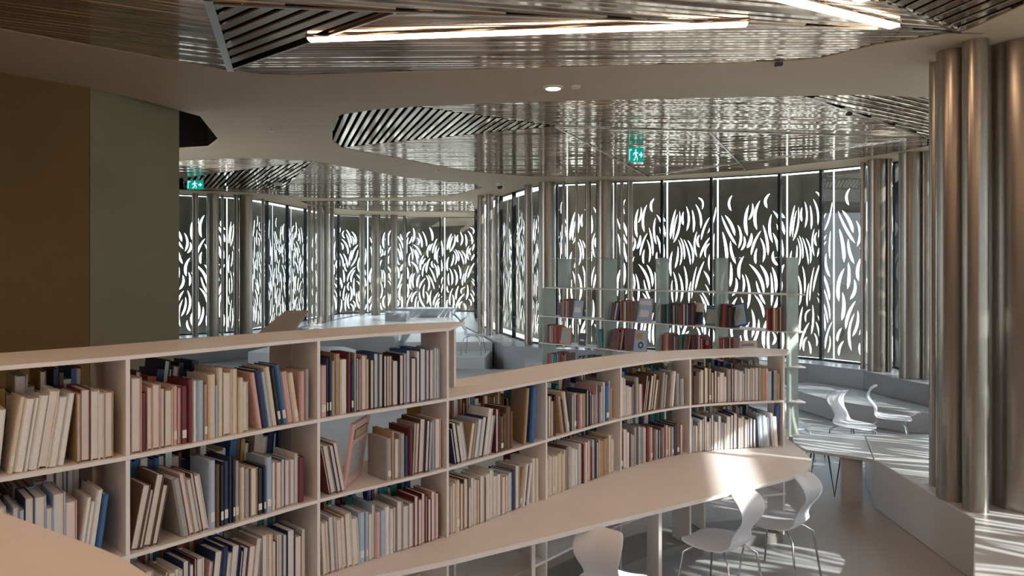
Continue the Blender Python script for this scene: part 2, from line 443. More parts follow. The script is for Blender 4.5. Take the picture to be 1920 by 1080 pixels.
# ------------------------------------------------------------------ perforated screens and windows
def slot(cx, cz, L, wd, ang, bow, n=7):
    """crescent leaf outline; returns outline and centre line"""
    cl = []
    ca, sa = math.cos(ang), math.sin(ang)
    for i in range(n + 1):
        u = i / n * 2 - 1
        x, z = bow * (1 - u * u), u * L / 2
        cl.append((cx + x * ca - z * sa, cz + x * sa + z * ca))
    left, right = [], []
    for i, (x, z) in enumerate(cl):
        u = i / n * 2 - 1
        a = cl[max(i - 1, 0)]; b = cl[min(i + 1, n)]
        tx, tz = b[0] - a[0], b[1] - a[1]; l = math.hypot(tx, tz); tx /= l; tz /= l
        h = wd / 2 * math.sqrt(max(0.0, 1 - u * u)) ** 0.9 * (1 - 0.25 * u)
        if i in (0, n): left.append((x, z)); continue
        left.append((x - tz * h, z + tx * h)); right.append((x + tz * h, z - tx * h))
    return left + right[::-1], cl


def screen_mesh(W, seed, H=2.56):
    rnd = random.Random(seed); slots = []
    top = H - 0.24
    for k in range(16000):
        u = rnd.random()
        L = rnd.uniform(0.34, 0.52) * (1.0 if k < 8000 else 0.55); wd = rnd.uniform(0.032, 0.050)
        cz = 0.03 + L / 2 + rnd.random() * (top - 0.03 - L)
        cx = rnd.uniform(0.05, W - 0.05)
        crest = top - 0.08 - 0.42 * (0.5 + 0.5 * math.cos((cx / W * 2 + seed) * math.pi * 1.0))
        if cz + L / 2 > crest and rnd.random() < 0.97: continue
        lean = math.sin(cx * 9 + cz * 3.1 + seed * 2.0) * 0.34 + rnd.uniform(-0.26, 0.26)
        bow = (0.055 if (lean > 0) == (rnd.random() < 0.8) else -0.055) * rnd.uniform(0.3, 1.1)
        ol, cl = slot(cx, cz, L, wd, lean, bow)
        if min(p[0] for p in ol) < 0.015 or max(p[0] for p in ol) > W - 0.015: continue
        ok = True
        for (ol2, cl2, w2, cx2, cz2) in slots:
            if abs(cx - cx2) > 0.32 or abs(cz - cz2) > 0.5: continue
            lim = ((wd + w2) / 2 + 0.009) ** 2
            for p in cl:
                for q in cl2:
                    if (p[0] - q[0]) ** 2 + (p[1] - q[1]) ** 2 < lim: ok = False; break
                if not ok: break
            if not ok: break
        if ok: slots.append((ol, cl, wd, cx, cz))
    loops = [[(0, 0), (W, 0), (W, H), (0, H)]] + [s[0] for s in slots]
    me = fill_2d('panel', loops, 0.006)
    me.transform(Matrix(((1, 0, 0, 0), (0, 0, -1, 0), (0, 1, 0, 0), (0, 0, 0, 1))))
    me.materials.append(M['screen'])
    return me, len(slots)


SM = {wd: [screen_mesh(wd, s + int(wd * 100))[0] for s in (1, 4, 9, 13)] for wd in (1.0,)}
screen = tag(empty('facade_screen', (WP[12].x, WP[12].y + 0.35, 0.45), 'dark metal facade screen cut with flame-like curved slots outside the glass', 'screen'), kind=None)
widx = 0
SOUT = offset_path(WP, 0.34)
for i in range(len(WP) - 1):
    a, b = WP[i], WP[i + 1]; sa_, sb_ = SOUT[i], SOUT[i + 1]
    L = (b - a).length; n = max(1, round(L / 1.0))
    for k in range(n):
        widx += 1
        p = a.lerp(b, k / n); q = a.lerp(b, (k + 1) / n); t = (q - p).normalized(); nn = Vector((-t.y, t.x)); l = (q - p).length; c = (p + q) / 2
        fr = bmesh.new()
        obox(fr, p + t * 0.014, t * 0.014, nn * 0.035, 0.45, CEIL)
        obox(fr, q - t * 0.006, t * 0.006, nn * 0.03, 0.45, CEIL)
        obox(fr, c, t * (l / 2 - .03), nn * 0.02, 0.45, 0.475); obox(fr, c, t * (l / 2 - .03), nn * 0.02, CEIL - 0.012, CEIL)
        wob = tag(bm_obj('window_%d' % widx, fr, M['frame']), kind='structure')
        g = bmesh.new(); obox(g, c, t * (l / 2 - 0.03), nn * 0.005, 0.476, CEIL - 0.013); bm_obj('pane', g, M['glass'], wob)
        # screen panel
        sp = sa_.lerp(sb_, k / n); sq = sa_.lerp(sb_, (k + 1) / n); st = (sq - sp).normalized(); sl = (sq - sp).length
        variants = SM[1.0]
        o = bpy.data.objects.new('panel', variants[(i * 2 + k * 3) % 4]); COL.objects.link(o); o.parent = screen
        gap = 0.011
        o.location = Vector((sp.x + st.x * gap, sp.y + st.y * gap, 0.44)) - screen.location
        o.location.z = 0.44 - 0.45
        o.rotation_euler = (0, 0, math.atan2(st.y, st.x)); o.scale = ((sl - 2 * gap), 1, 1.010)

# ------------------------------------------------------------------ steel columns
def column(px, d, wpx, z0, label, group):
    r = wpx / 2 * d / F; c = atd(px, d)
    bm = bmesh.new(); lathe(bm, [(r, 0.0), (r, CEIL - z0 - 0.001)], 40 if wpx > 40 else 20)
    o = bm_obj('column', bm, M['column'], smooth=True); o.location = (c.x, c.y, z0)
    tag(o, label, 'column', group)


def dz(top): return F * (CEIL - EYE) / (HOR - top)


G = 'steel columns of the near right cluster'
PLAT = 0.35
column(1753, dz(117) + 0.02, 20, PLAT, 'slim steel column at the left of the near right cluster', G)
column(1789, dz(97), 60, PLAT, 'thick brushed steel column, left of the two joined in the near right cluster', G)
column(1829, dz(77), 44, PLAT, 'steel column, nearest of the near right cluster, beside a bright gap', G)
column(1925, 4.3, 128, PLAT, 'thickest steel column, at the right edge of the picture', G)
G = 'steel columns before the right windows'
for px, tp, wp, lb in ((1619, 305, 11, 'slim dark column at the left of the five before the right windows'),
                       (1645, 300, 35, 'thick column, second from left before the right windows'),
                       (1668, 298, 10, 'slim column, third from left before the right windows'),
                       (1708, 287, 41, 'thickest column, fourth from left before the right windows'),
                       (1736, 284, 15, 'column half hidden behind the near right cluster')):
    column(px, dz(tp), wp, 0.45, lb, G)
G = 'steel columns behind the frosted bookcase'
for px, d, wp, lb in ((991, 11.93, 16, 'leftmost column of those behind the frosted bookcase'),
                      (1026, 11.55, 33, 'thick column behind the left end of the frosted bookcase'),
                      (1057, 11.45, 6, 'thin rod-like column right of the thick one behind the frosted bookcase left end'),
                      (1081, 11.4, 6, 'thin rod-like column, middle one behind the frosted bookcase'),
                      (1103, 11.4, 12, 'slim column left of the second thick one behind the frosted bookcase'),
                      (1133, 11.3, 32, 'second thick column behind the frosted bookcase'),
                      (1154, 11.35, 6, 'thin column touching the second thick one, behind the frosted bookcase'),
                      (1166, 11.3, 7, 'thin column, last but one on the right behind the frosted bookcase'),
                      (1181, 11.25, 11, 'rightmost slim column behind the frosted bookcase')):
    column(px, d, wp, 0.45, lb, G)
G = 'steel columns at the corner of the far bay'
for px, d, wp, lb in ((902, 13.75, 13, 'left column of the three at the inner corner of the far bay'),
                      (918, 13.5, 14, 'middle column of the three at the inner corner of the far bay'),
                      (932, 13.75, 8, 'right slim column of the three at the inner corner of the far bay')):
    column(px, d, wp, 0.45, lb, G)
G = 'steel columns along the far bay windows'
for k, (px, d, wp) in enumerate(((580, 16.2, 7), (589, 16.6, 5), (599, 16.2, 10), (611, 16.6, 12), (622, 16.9, 8), (679, 19.0, 10), (705, 19.1, 16), (725, 19.2, 5), (739, 19.1, 13), (758, 19.4, 5))):
    nm = ['first', 'second', 'third', 'fourth', 'fifth'][k % 5]
    wd = 'thick' if wp >= 10 else 'thin'
    lb = (f'{wd} column, {nm} from left in the tight cluster left of the far bay' if k < 5 else f'{wd} column, {nm} from left before the far bay back windows')
    column(px, d, wp, 0.45, lb, G)
G = 'steel columns before the left windows'
for px, d, wp, lb in ((366, 13.3, 11, 'slim column just right of the olive wall'),
                      (399, 13.4, 22, 'thick column, second from the olive wall'),
                      (417, 13.6, 5, 'thin rod-like column, third from the olive wall'),
                      (443, 13.6, 9, 'slim column touching the thick fifth one before the left windows'),
                      (461, 13.7, 24, 'thick column, fifth from the olive wall'),
                      (493, 14.4, 6, 'thin dark column, sixth from the olive wall')):
    column(px, d, wp, 0.45, lb, G)

# ------------------------------------------------------------------ platforms and benches
def block(name, pts, z0, z1, label, cat, m='solid', bev=0.008):
    c = Vector((sum(p[0] for p in pts) / len(pts), sum(p[1] for p in pts) / len(pts)))
    bm = bmesh.new(); prism(bm, [(p[0] - c.x, p[1] - c.y) for p in pts], 0, z1 - z0)
    o = bm_obj(name, bm, M[m]); o.location = (c.x, c.y, z0)
    md = o.modifiers.new('bevel', 'BEVEL'); md.width = bev; md.segments = 2; md.limit_method = 'ANGLE'; md.angle_limit = math.radians(40)
    return tag(o, label, cat)


pl = [Vector((2.60, 5.31)), Vector((2.54, 4.07)), Vector((2.07, 3.32)), Vector((1.75, 2.3)), Vector((4.4, 2.1)), Vector((4.60, 2.7)), Vector((4.74, 4.05)), Vector((4.8, 6.1)), Vector((3.5, 6.08)), Vector((2.9, 6.08))]
block('platform', pl, 0, PLAT, 'low pale platform carrying the near right steel columns', 'platform')
# low table continuing the platform to the left on thin legs
tb = [at(1489, 831, PLAT), at(1512, 843, PLAT), at(1560, 850, PLAT), Vector((2.592, 5.31)), Vector((2.89, 6.08)), Vector((2.6, 6.12)), Vector((2.3, 6.07))]
lt = empty('low_table', (2.45, 5.7, 0), 'low white table with hairpin legs beside the platform, covered in sun streaks', 'table')
bm = bmesh.new(); prism(bm, [(p[0] - 2.45, p[1] - 5.7) for p in tb], PLAT - 0.022, PLAT); bm_obj('table_top', bm, M['solid'], lt)
for (x, y) in ((2.27, 5.72), (2.42, 5.55), (2.42, 6.0)):
    bm = bmesh.new()
    tube(bm, [(x - 2.45 - 0.05, y - 5.7, PLAT - 0.022), (x - 2.45, y - 5.7, 0.006), (x - 2.45 + 0.05, y - 5.7, PLAT - 0.022)], 0.006, 6); bm_obj('leg', bm, M['frame'], lt)
bm = bmesh.new(); obox(bm, (2.50 - 2.45, 5.45 - 5.7), (0.075, -0.004), (0.0, 0.012), 0, PLAT - 0.022); bm_obj('leg_panel', bm, M['solid'], lt)

block('bench', [Vector((3.35, 9.3)), Vector((3.58, 8.35)), Vector((4.05, 7.7)), Vector((4.46, 7.55)), Vector((4.48, 7.9)), Vector((4.34, 8.5)), Vector((4.28, 9.03)), Vector((3.86, 9.62))], 0, 0.22,
      'low wedge-shaped bench below the right window plinth, striped with sunlight', 'bench')
block('bench', [at(668, 628, .45), Vector((-2.1, 13.2)), Vector((-2.15, 14.6)), Vector((-3.4, 14.9)), at(566, 619, .45), at(600, 630, .45)], 0, 0.45, 'broad white island bench behind the first bookcase', 'bench')
block('bench', [Vector((-4.0, 11.2)), Vector((-2.45, 10.6)), Vector((-2.1, 11.0)), Vector((-2.7, 11.9)), Vector((-3.9, 12.1))], 0, 0.42, 'pale low seat block left of the broad island bench', 'bench')
block('step', [Vector((-1.75, 11.45)), Vector((-0.42, 11.45)), Vector((-0.36, 12.38)), Vector((-1.78, 12.38))], 0, 0.3, 'pale step beside the corner plinth of the far bay', 'step', 'deck')
block('deck', [Vector(p) for p in [(-1.80, 12.42), (-0.33, 12.42), (-0.53, 13.4), (-1.01, 15.4), (-1.28, 17.6), (-1.55, 19.3), (-2.9, 19.38), (-3.95, 18.65), (-4.15, 17.0), (-4.3, 15.1), (-2.3, 15.2), (-1.95, 14.6)]], 0, 0.44,
      'raised pale deck filling the far bay in front of its windows', 'deck', 'deck')
block('platform', [Vector((-1.95, 9.6)), Vector((-0.3, 9.4)), Vector((0.2, 9.9)), Vector((0.1, 11.3)), Vector((-1.8, 11.4))], 0, 0.14, 'flat low platform in front of the far steps', 'platform')
block('bench', [Vector((-2.9, 16.9)), Vector((-2.4, 16.8)), Vector((-2.4, 17.4)), Vector((-3.0, 17.5))], 0.4405, 0.64, 'grey block seat left of the tapered bench', 'bench', 'plinth')
# tapered boat-like bench
bm = bmesh.new()
topo = [(-1.15, -0.25), (-0.4, -0.42), (0.6, -0.38), (1.25, -0.1), (0.9, 0.35), (-0.6, 0.42), (-1.1, 0.2)]
lo = [bm.verts.new((x * 0.62 - 0.1, y * 0.6, 0)) for x, y in topo]; hi = [bm.verts.new((x * 0.66, y, 0.22)) for x, y in topo]
for i in range(7): bm.faces.new((lo[i], lo[(i + 1) % 7], hi[(i + 1) % 7], hi[i]))
bm.faces.new(hi); bm.faces.new(lo[::-1])
o = tag(bm_obj('bench', bm, M['plinth']), 'dark boat-shaped tapered bench before the far windows', 'bench'); o.location = (-2.15, 18.35, 0.4405)

# catalogue stand with sloping top behind the first bookcase
cs = empty('book_stand', (-1.26, 4.15, 0), 'grey sloping book stand behind the first bookcase', 'stand')
bm = bmesh.new(); mbox(bm, Matrix.Identity(4), -0.07, 0.05, 0.0, 0.10, 0, 1.36); bm_obj('post', bm, M['white'], cs)
bm = bmesh.new()
vs = [(-0.13, -0.10, 1.36), (0.055, -0.10, 1.36), (0.085, 0.12, 1.47), (-0.045, 0.12, 1.47)]
A = [bm.verts.new(v) for v in vs]; B = [bm.verts.new((v[0], v[1], v[2] + 0.012)) for v in vs]
bm.faces.new(A[::-1]); bm.faces.new(B)
for i in range(4): bm.faces.new((A[i], A[(i + 1) % 4], B[(i + 1) % 4], B[i]))
bm_obj('sloped_top', bm, M['grey'], cs)

# ------------------------------------------------------------------ curved bookcase
L0, L1, L2, L3, L4 = 1.483, 1.19, 0.90, 0.61, 0.32
TH = 0.012
KN = [Vector(p) for p in [(-1.95, 1.25), (-1.55, 1.73), (-1.12, 2.158), (-0.697, 2.67), (-0.267, 3.083), (0.168, 3.58), (0.601, 4.07), (1.072, 4.44), (1.71, 4.62)]]


def crom(P, sub=8):
    out, idx = [], []
    n = len(P)
    for i in range(n - 1):
        p0 = P[i - 1] if i else P[0] * 2 - P[1]; p1, p2 = P[i], P[i + 1]; p3 = P[i + 2] if i + 2 < n else P[-1] * 2 - P[-2]
        idx.append(len(out))
        for k in range(sub):
            t = k / sub
            out.append(0.5 * ((2 * p1) + (p2 - p0) * t + (2 * p0 - 5 * p1 + 4 * p2 - p3) * t * t + (3 * p1 - p0 - 3 * p2 + p3) * t ** 3))
    idx.append(len(out)); out.append(P[-1].copy())
    return out, idx


FR, KI = crom(KN)
cum = [0.0]
for a, b in zip(FR, FR[1:]): cum.append(cum[-1] + (b - a).length)
KS = [cum[i] for i in KI]          # arc position of each divider


def frame(s):
    """front-edge point, tangent (to the right) and normal (away from the viewer) at arc position s"""
    s = max(0, min(cum[-1] - 1e-6, s))
    i = next(k for k in range(len(cum) - 1) if cum[k + 1] > s)
    u = (s - cum[i]) / (cum[i + 1] - cum[i]); p = FR[i].lerp(FR[i + 1], u)
    ta = (FR[min(i + 1, len(FR) - 1)] - FR[max(i - 1, 0)]).normalized(); tb_ = (FR[min(i + 2, len(FR) - 1)] - FR[i]).normalized()
    t = ta.lerp(tb_, u).normalized()
    return p, t, Vector((-t.y, t.x))


DEP = 0.34


def strip(s0, s1, depth, front=0.0, n=None):
    n = n or max(4, int((s1 - s0) / 0.07))
    f, b = [], []
    for k in range(n + 1):
        p, t, nn = frame(s0 + (s1 - s0) * k / n); f.append(p + nn * front); b.append(p + nn * depth)
    return f, b


bc = empty('bookcase', (-0.27, 3.08, 0), 'long curved white metal bookcase stepping down to a low desk at the right', 'bookcase')
OFF = Vector((0.27, -3.08))


def board(name, pts, ztop, th=TH, m='white', parent=None, off=OFF):
    bm = bmesh.new(); prism(bm, [(p[0] + off.x, p[1] + off.y) for p in pts], ztop - th, ztop)
    return bm_obj(name, bm, M[m], parent if parent is not None else bc)


SA = KS[0]; SC = KS[4]; SE = KS[8]
tipd = FR[-1]
f, b = strip(SA, SC + 0.012, DEP); board('shelf', f + [at(872, 603, L0)] + b[::-1][1:], L0)
_, te, ne = frame(SE)
f, b = strip(SA, SE, DEP); board('shelf', f + [tipd + te * 0.16 + ne * 0.20] + b[::-1], L1)
f, b = strip(SA, SE, DEP); board('shelf', f + [tipd + te * 0.10 + ne * 0.18] + b[::-1], L2)
# desk level: shelf widening towards the viewer
f, b = strip(SA, SE, DEP)
desk_front = [at(x, y, L3) for x, y in ((1510, 848), (1522, 862), (1520, 874), (1504, 886), (1480, 894), (1430, 907), (1380, 919), (1317, 935), (1210, 961), (1105, 986), (1027, 1006), (940, 1027), (850, 1049), (760, 1068), (670, 1086), (600, 1100))]
k0 = KI[2]
board('desktop', FR[:k0 + 3] + desk_front[::-1] + [tipd + te * 0.14 + ne * 0.2] + b[::-1], L3, 0.02)
f, b = strip(SA, SC, DEP); board('shelf', f + b[::-1], L4)
f, b = strip(SC + .02, SE, DEP); board('shelf', f + b[::-1], L4)
f, b = strip(SA, SE, DEP - 0.03, 0.03); board('kick_plate', f + b[::-1], 0.06, 0.06, 'grey')


def divider(s, z0, z1, d0, d1, m='white', th=0.006):
    p, t, nn = frame(s)
    bm = bmesh.new(); obox(bm, p + OFF + nn * (d0 + d1) / 2, t * th, nn * (d1 - d0) / 2, z0 + 0.0005, z1 - TH - 0.0005)
    bm_obj('divider', bm, M[m], bc)


for i, s in enumerate(KS):
    if i == 8: s -= 0.012
    tops = [(0.06, L4), (L4, L3 - 0.008), (L3, L2), (L2, L1)] + ([(L1, L0)] if i <= 4 else [])
    for (z0, z1) in tops:
        divider(s, z0, z1, 0.001, 0.170)
        if i < 4: divider(s + (0.0 if i == 3 else 0.03), z0, z1, 0.176, 0.338)
        elif i < 8: divider(s + 0.21, z0, z1, 0.176, 0.338)
# supports under the desk overhang
for (x, y) in ((1000, 975), (1235, 925)):
    p = at(x, y, L3)
    bm = bmesh.new(); obox(bm, p + OFF + Vector((0, 0.12)), (0.008, 0.0), (0.0, 0.16), 0.0, L3 - 0.0205); bm_obj('desk_support', bm, M['white'], bc)

# near counter in the lower left corner
cn = empty('counter', (-1.2, 1.1, 0), 'white counter top cutting across the lower left corner of the picture', 'counter')
cp = [at(-120, 925, L1), at(0, 959, L1), at(193, 1030, L1), at(227, 1045, L1), at(271, 1073, L1), at(330, 1130, L1), Vector((-0.55, 0.95)), Vector((-0.9, 0.6)), Vector((-1.9, 0.6))]
board('counter_top', cp, L1, 0.014, parent=cn, off=Vector((1.2, -1.1)))
for (p, a) in (((-1.45, 1.5), 0.5), ((-0.95, 1.2), 0.6), ((-1.5, 0.8), 0.5)):
    bm = bmesh.new(); obox(bm, Vector(p) + Vector((1.2, -1.1)), (0.14 * math.cos(a), -0.14 * math.sin(a)), (0.006 * math.sin(a), 0.006 * math.cos(a)), 0, L1 - 0.0145); bm_obj('support_panel', bm, M['white'], cn)
board('lower_shelf', [Vector((-1.75, 0.75)), Vector((-0.7, 0.9)), Vector((-0.85, 1.25)), Vector((-1.5, 1.6))], 0.60, 0.012, parent=cn, off=Vector((1.2, -1.1)))

# ------------------------------------------------------------------ books
COLS = {
    'cream': (0.72, 0.62, 0.50), 'white': (0.80, 0.78, 0.76), 'pink': (0.66, 0.42, 0.38), 'grey': (0.38, 0.37, 0.37),
    'navy': (0.02, 0.035, 0.11), 'blue': (0.05, 0.14, 0.34), 'rust': (0.42, 0.12, 0.06), 'maroon': (0.16, 0.03, 0.035),
    'brown': (0.15, 0.08, 0.045), 'tan': (0.46, 0.31, 0.19), 'green': (0.05, 0.14, 0.08), 'black': (0.02, 0.02, 0.022),
    'pale blue': (0.42, 0.52, 0.66), 'ochre': (0.52, 0.33, 0.08), 'teal': (0.04, 0.22, 0.24), 'red': (0.38, 0.04, 0.03),
}
BM_ = {}
for c, rgb in COLS.items():
    m = mat('cover_' + c.replace(' ', '_'), rgb, 0.5, noise=0.12, scale=14)
    M['c_' + c] = m
    me = bpy.data.meshes.new('book')
    P = [(-.5, 1), (-.5, .05), (-.28, .0), (.28, .0), (.5, .05), (.5, 1), (.40, 1), (.40, .08), (-.40, .08), (-.40, 1)]
    V = [(x, y, z) for z in (0, 1) for x, y in P]; n = 10
    Fc = [(i, (i + 1) % n, n + (i + 1) % n, n + i) for i in range(n)]
    for z in (0, 1):
        quads = [(0, 1, 8, 9), (1, 2, 3, 4, 7, 8), (4, 5, 6, 7)]
        for q in quads: Fc.append(tuple(z * n + k for k in (q if z else q[::-1])))
    me.from_pydata(V, [], Fc); me.materials.append(m); BM_[c] = me
pm = bpy.data.meshes.new('pages'); bmx = bmesh.new(); mbox(bmx, Matrix.Identity(4), -.39, .39, .09, .965, .018, .982); bmx.normal_update(); bmx.to_mesh(pm); bmx.free(); pm.materials.append(M['pages'])
lm = bpy.data.meshes.new('spine_label'); bmx = bmesh.new(); mbox(bmx, Matrix.Identity(4), -.29, .29, -.012, .02, .10, .24); bmx.normal_update(); bmx.to_mesh(lm); bmx.free(); lm.materials.append(M['label'])

BOOKS = []        # (matrix, colour, has_label, dims, row key)


def book_matrix(p, t, nn, z, th, h, dp, tilt, turned):
    """p: 2d front-left-bottom point (pivot side handled by caller); tilt>0 leans to the left"""
    R = Matrix(((t.x, nn.x, 0, 0), (t.y, nn.y, 0, 0), (0, 0, 1, 0), (0, 0, 0, 1)))
    T = Matrix.Translation((p.x, p.y, z))
    if tilt >= 0: tm = Matrix.Rotation(-tilt, 4, 'Y') @ Matrix.Translation((th / 2, 0, 0))
    else: tm = Matrix.Translation((th * math.cos(tilt), 0, 0)) @ Matrix.Rotation(-tilt, 4, 'Y') @ Matrix.Translation((-th / 2, 0, 0))
    m = T @ R @ tm
    if turned: m = m @ Matrix.Translation((0, dp, 0)) @ Matrix.Rotation(math.pi, 4, 'Z')
    return m @ Matrix.Diagonal((th, dp, h, 1))


def fill_row(frm, s0, s1, z, key, rnd, hmin, hmax, palette, turned_p, front=0.012, dmin=0.12, dmax=0.15, tmin=0.010, tmax=0.030, lean_p=0.3, full=1.0):
    s = s0 + 0.008; end = s0 + (s1 - s0) * full - 0.008
    n = 0; lean = 0.0; run = 0; runh = rnd.uniform(hmin, hmax)
    while s < end:
        if run <= 0:
            old = lean
            lean = 0.0 if rnd.random() > lean_p else rnd.choice((1, -1)) * rnd.uniform(0.05, 0.20)
            run = rnd.randint(4, 9); runh = rnd.uniform(hmin, hmax)
            runt = rnd.random() < turned_p; runc = rnd.choice(palette) if rnd.random() < 0.5 else None
            if old < 0: s += last_h * math.sin(-old) + 0.002
            if lean > 0: s += hmax * math.sin(lean) + 0.002
        same = rnd.random() < 0.6
        th = rnd.uniform(tmin, tmax) * (0.8 if same else 1.1); h = min(hmax, max(hmin * 0.9, runh + rnd.uniform(-0.012, 0.012) if same else rnd.uniform(hmin, hmax))); dp = rnd.uniform(dmin, dmax)
        last_h = h; step = th / math.cos(lean)
        room = step + (h * math.sin(-lean) if lean < 0 else 0)
        if s + room > end: break
        p, t, nn = frm(s + step / 2)
        p = p - t * step / 2 + nn * (front + rnd.uniform(0, 0.008))
        col = runc if (runc and rnd.random() < 0.55) else rnd.choice(palette)
        turned = runt if rnd.random() < 0.85 else (not runt)
        BOOKS.append((book_matrix(p, t, nn, z + 0.0006, th, h, dp, lean, turned), col, rnd.random() < 0.35 and not turned, (th, h, math.hypot(p.x, p.y)), key, n, turned))
        s += step + 0.0008; n += 1; run -= 1
    return n


rb = random.Random(21)
PW = ['cream', 'white', 'white', 'white', 'pink', 'tan', 'grey', 'navy', 'maroon', 'pale blue', 'brown', 'pale blue']
PM = ['cream', 'white', 'navy', 'blue', 'pink', 'grey', 'tan', 'maroon', 'grey', 'pale blue', 'brown', 'black']
BAYS = ['cut by the left picture edge', 'second bay', 'third bay', 'fourth bay', 'fifth bay', 'sixth bay', 'last bay at right']
# top shelf
for i in (0, 1, 2):
    fill_row(frame, KS[i + 1] + .006, KS[i + 2] - .006, L1, ('top', i), rb, 0.17, 0.225, PW if i == 0 else PM, 0.85 if i == 0 else 0.55, lean_p=0.45 if i == 0 else 0.15)
# middle shelf
for i in range(7):
    s0, s1 = KS[i + 1] + .006, KS[i + 2] - .006
    if i == 2: s0 += 0.0; s1a = s0 + 0.13; fill_row(frame, s0, s1a, L2, ('middle', i), rb, 0.15, 0.19, PM, 0.3, lean_p=0.5); s0 += 0.29
    if i == 3: s1 -= 0.17
    fill_row(frame, s0, s1, L2, ('middle' if i != 2 else 'middle right', i), rb, 0.16, 0.22, PM, 0.5, lean_p=0.3, full=0.97)
# desk level
for i in range(1, 7):
    fill_row(frame, KS[i + 1] + .006, KS[i + 2] - .006, L3, ('lowest', i), rb, 0.17, 0.22, PW, 0.65, lean_p=0.25, full=0.97)
NF = len(BOOKS)


# back rows seen through the shelves (spines to the far side)
def frame_back(s):
    p, t, nn = frame(s); return p + nn * 0.182, t, nn


for (z, i) in ((L1, 0), (L1, 1), (L2, 0), (L2, 1), (L2, 3), (L2, 4), (L2, 5), (L2, 6), (L3, 1), (L3, 2), (L3, 4), (L3, 5), (L3, 6)):
    fill_row(frame_back, KS[i + 1] + .04, KS[i + 2] - .03 - (0.3 if (z == L1 and i == 1) else 0), z, ('back', i), rb, 0.19, 0.25, ['navy', 'maroon', 'blue', 'cream', 'rust', 'ochre', 'teal', 'white', 'brown'], 0.3, front=0.002, lean_p=0.35)

# frosted bookcase behind ----------------------------------------------------------
Q0, Q1 = Vector((0.33, 8.0)), Vector((2.27, 6.12))
QT = (Q1 - Q0).normalized(); QN = Vector((-QT.y, QT.x)); QL = (Q1 - Q0).length


def qs(px):
    k = (px - 960) / F; return (k * Q0.y - Q0.x) / (QT.x - k * QT.y)


def frame_q(s): return Q0 + QT * s, QT, QN


fb = empty('frosted_bookcase', (1.3, 7.05, 0), 'tall frosted acrylic bookcase with thin shelves of picture books before the windows', 'bookcase')
QO = Vector((-1.3, -7.05)); QD = 0.22
LV = [(0.32, 'white'), (0.61, 'white'), (0.90, 'white'), (1.19, 'white'), (1.50, 'white'), (1.81, 'clear')]
for z, m in LV:
    e0 = -0.05 if z < 1.3 else 0.04; e1 = 0.12
    pts = [Q0 + QT * e0, Q0 + QT * (QL - 0.02), Q0 + QT * (QL + e1) + QN * 0.1, Q0 + QT * QL + QN * QD, Q0 + QT * e0 + QN * QD]
    if m == 'clear': pts = [Q0 + QT * .1, Q0 + QT * QL, Q0 + QT * QL + QN * QD, Q0 + QT * .1 + QN * QD]
    board('shelf', pts, z, 0.010 if m == 'white' else 0.006, m, fb, QO)
dv = [1017, 1132, 1230, 1342, 1475]
for lv in range(5):
    z0 = LV[lv][0]; z1 = LV[lv + 1][0] - (0.0105 if LV[lv + 1][1] == 'white' else 0.0065)
    for px in ([1046] if lv == 4 else [1017]) + dv[1:]:
        s = qs(px); p = Q0 + QT * s
        bm = bmesh.new(); obox(bm, p + QO + QN * QD / 2, QT * 0.004, QN * (QD / 2 - .001), z0 + 0.0005, z1); bm_obj('divider', bm, M['frosted'], fb)
for px in [1019] + dv[1:]:
    p = Q0 + QT * qs(px); bm = bmesh.new(); obox(bm, p + QO + QN * QD / 2, QT * 0.006, QN * (QD / 2 - .001), 0, 0.3095); bm_obj('leg_panel', bm, M['white'], fb)
PD = ['brown', 'maroon', 'brown', 'maroon', 'rust', 'black', 'tan', 'teal', 'navy', 'red']
for (a, b, z) in ((1046, 1068, 1.19), (1136, 1186, 1.19), (1236, 1300, 1.19), (1345, 1378, 1.19), (1432, 1471, 1.19),
                  (1022, 1042, .90), (1112, 1130, .90), (1136, 1178, .90), (1236, 1318, .90), (1346, 1378, .90),
                  (1022, 1060, .61), (1080, 1130, .61), (1136, 1220, .61), (1236, 1330, .61), (1346, 1440, .61)):
    fill_row(frame_q, qs(a), qs(b), z, ('frosted', a), rb, 0.17, 0.205, PD, 0.0, front=0.02, tmin=0.012, tmax=0.028, dmin=0.13, dmax=0.16, lean_p=0.2)

# decide which stay individual
order = sorted(range(len(BOOKS)), key=lambda k: -(BOOKS[k][3][0] * BOOKS[k][3][1] / BOOKS[k][3][2] ** 2) if k < NF else 1)
# rank by picture size, only those whose foot is inside the frame
def in_view(k):
    m = BOOKS[k][0]; c = m @ Vector((0, 0, 1)); x = 960 + F * c.x / c.y; y = HOR - F * (c.z - EYE) / c.y
    return -15 < x < 1935 and y < 1065
vis = [k for k in order if k < NF and in_view(k)]
solo = set(vis[:298])
ORD = ['first', 'second', 'third', 'fourth', 'fifth', 'sixth', 'seventh', 'eighth', 'ninth', 'tenth', 'eleventh', 'twelfth', 'thirteenth', 'fourteenth', 'fifteenth',
       'sixteenth', 'seventeenth', 'eighteenth', 'nineteenth', 'twentieth', 'twenty-first', 'twenty-second', 'twenty-third', 'twenty-fourth', 'twenty-fifth', 'twenty-sixth',
       'twenty-seventh', 'twenty-eighth', 'twenty-ninth', 'thirtieth', 'thirty-first', 'thirty-second', 'thirty-third', 'thirty-fourth', 'thirty-fifth', 'thirty-sixth', 'thirty-seventh', 'thirty-eighth', 'thirty-ninth', 'fortieth']
PLACE = {0: 'leftmost bay', 1: 'second bay from left', 2: 'third bay from left', 3: 'fourth bay from left', 4: 'fifth bay from left', 5: 'last but one bay', 6: 'rightmost bay'}
stuff_bm = bmesh.new()
SMAT = ['pages'] + ['c_' + c for c in COLS]
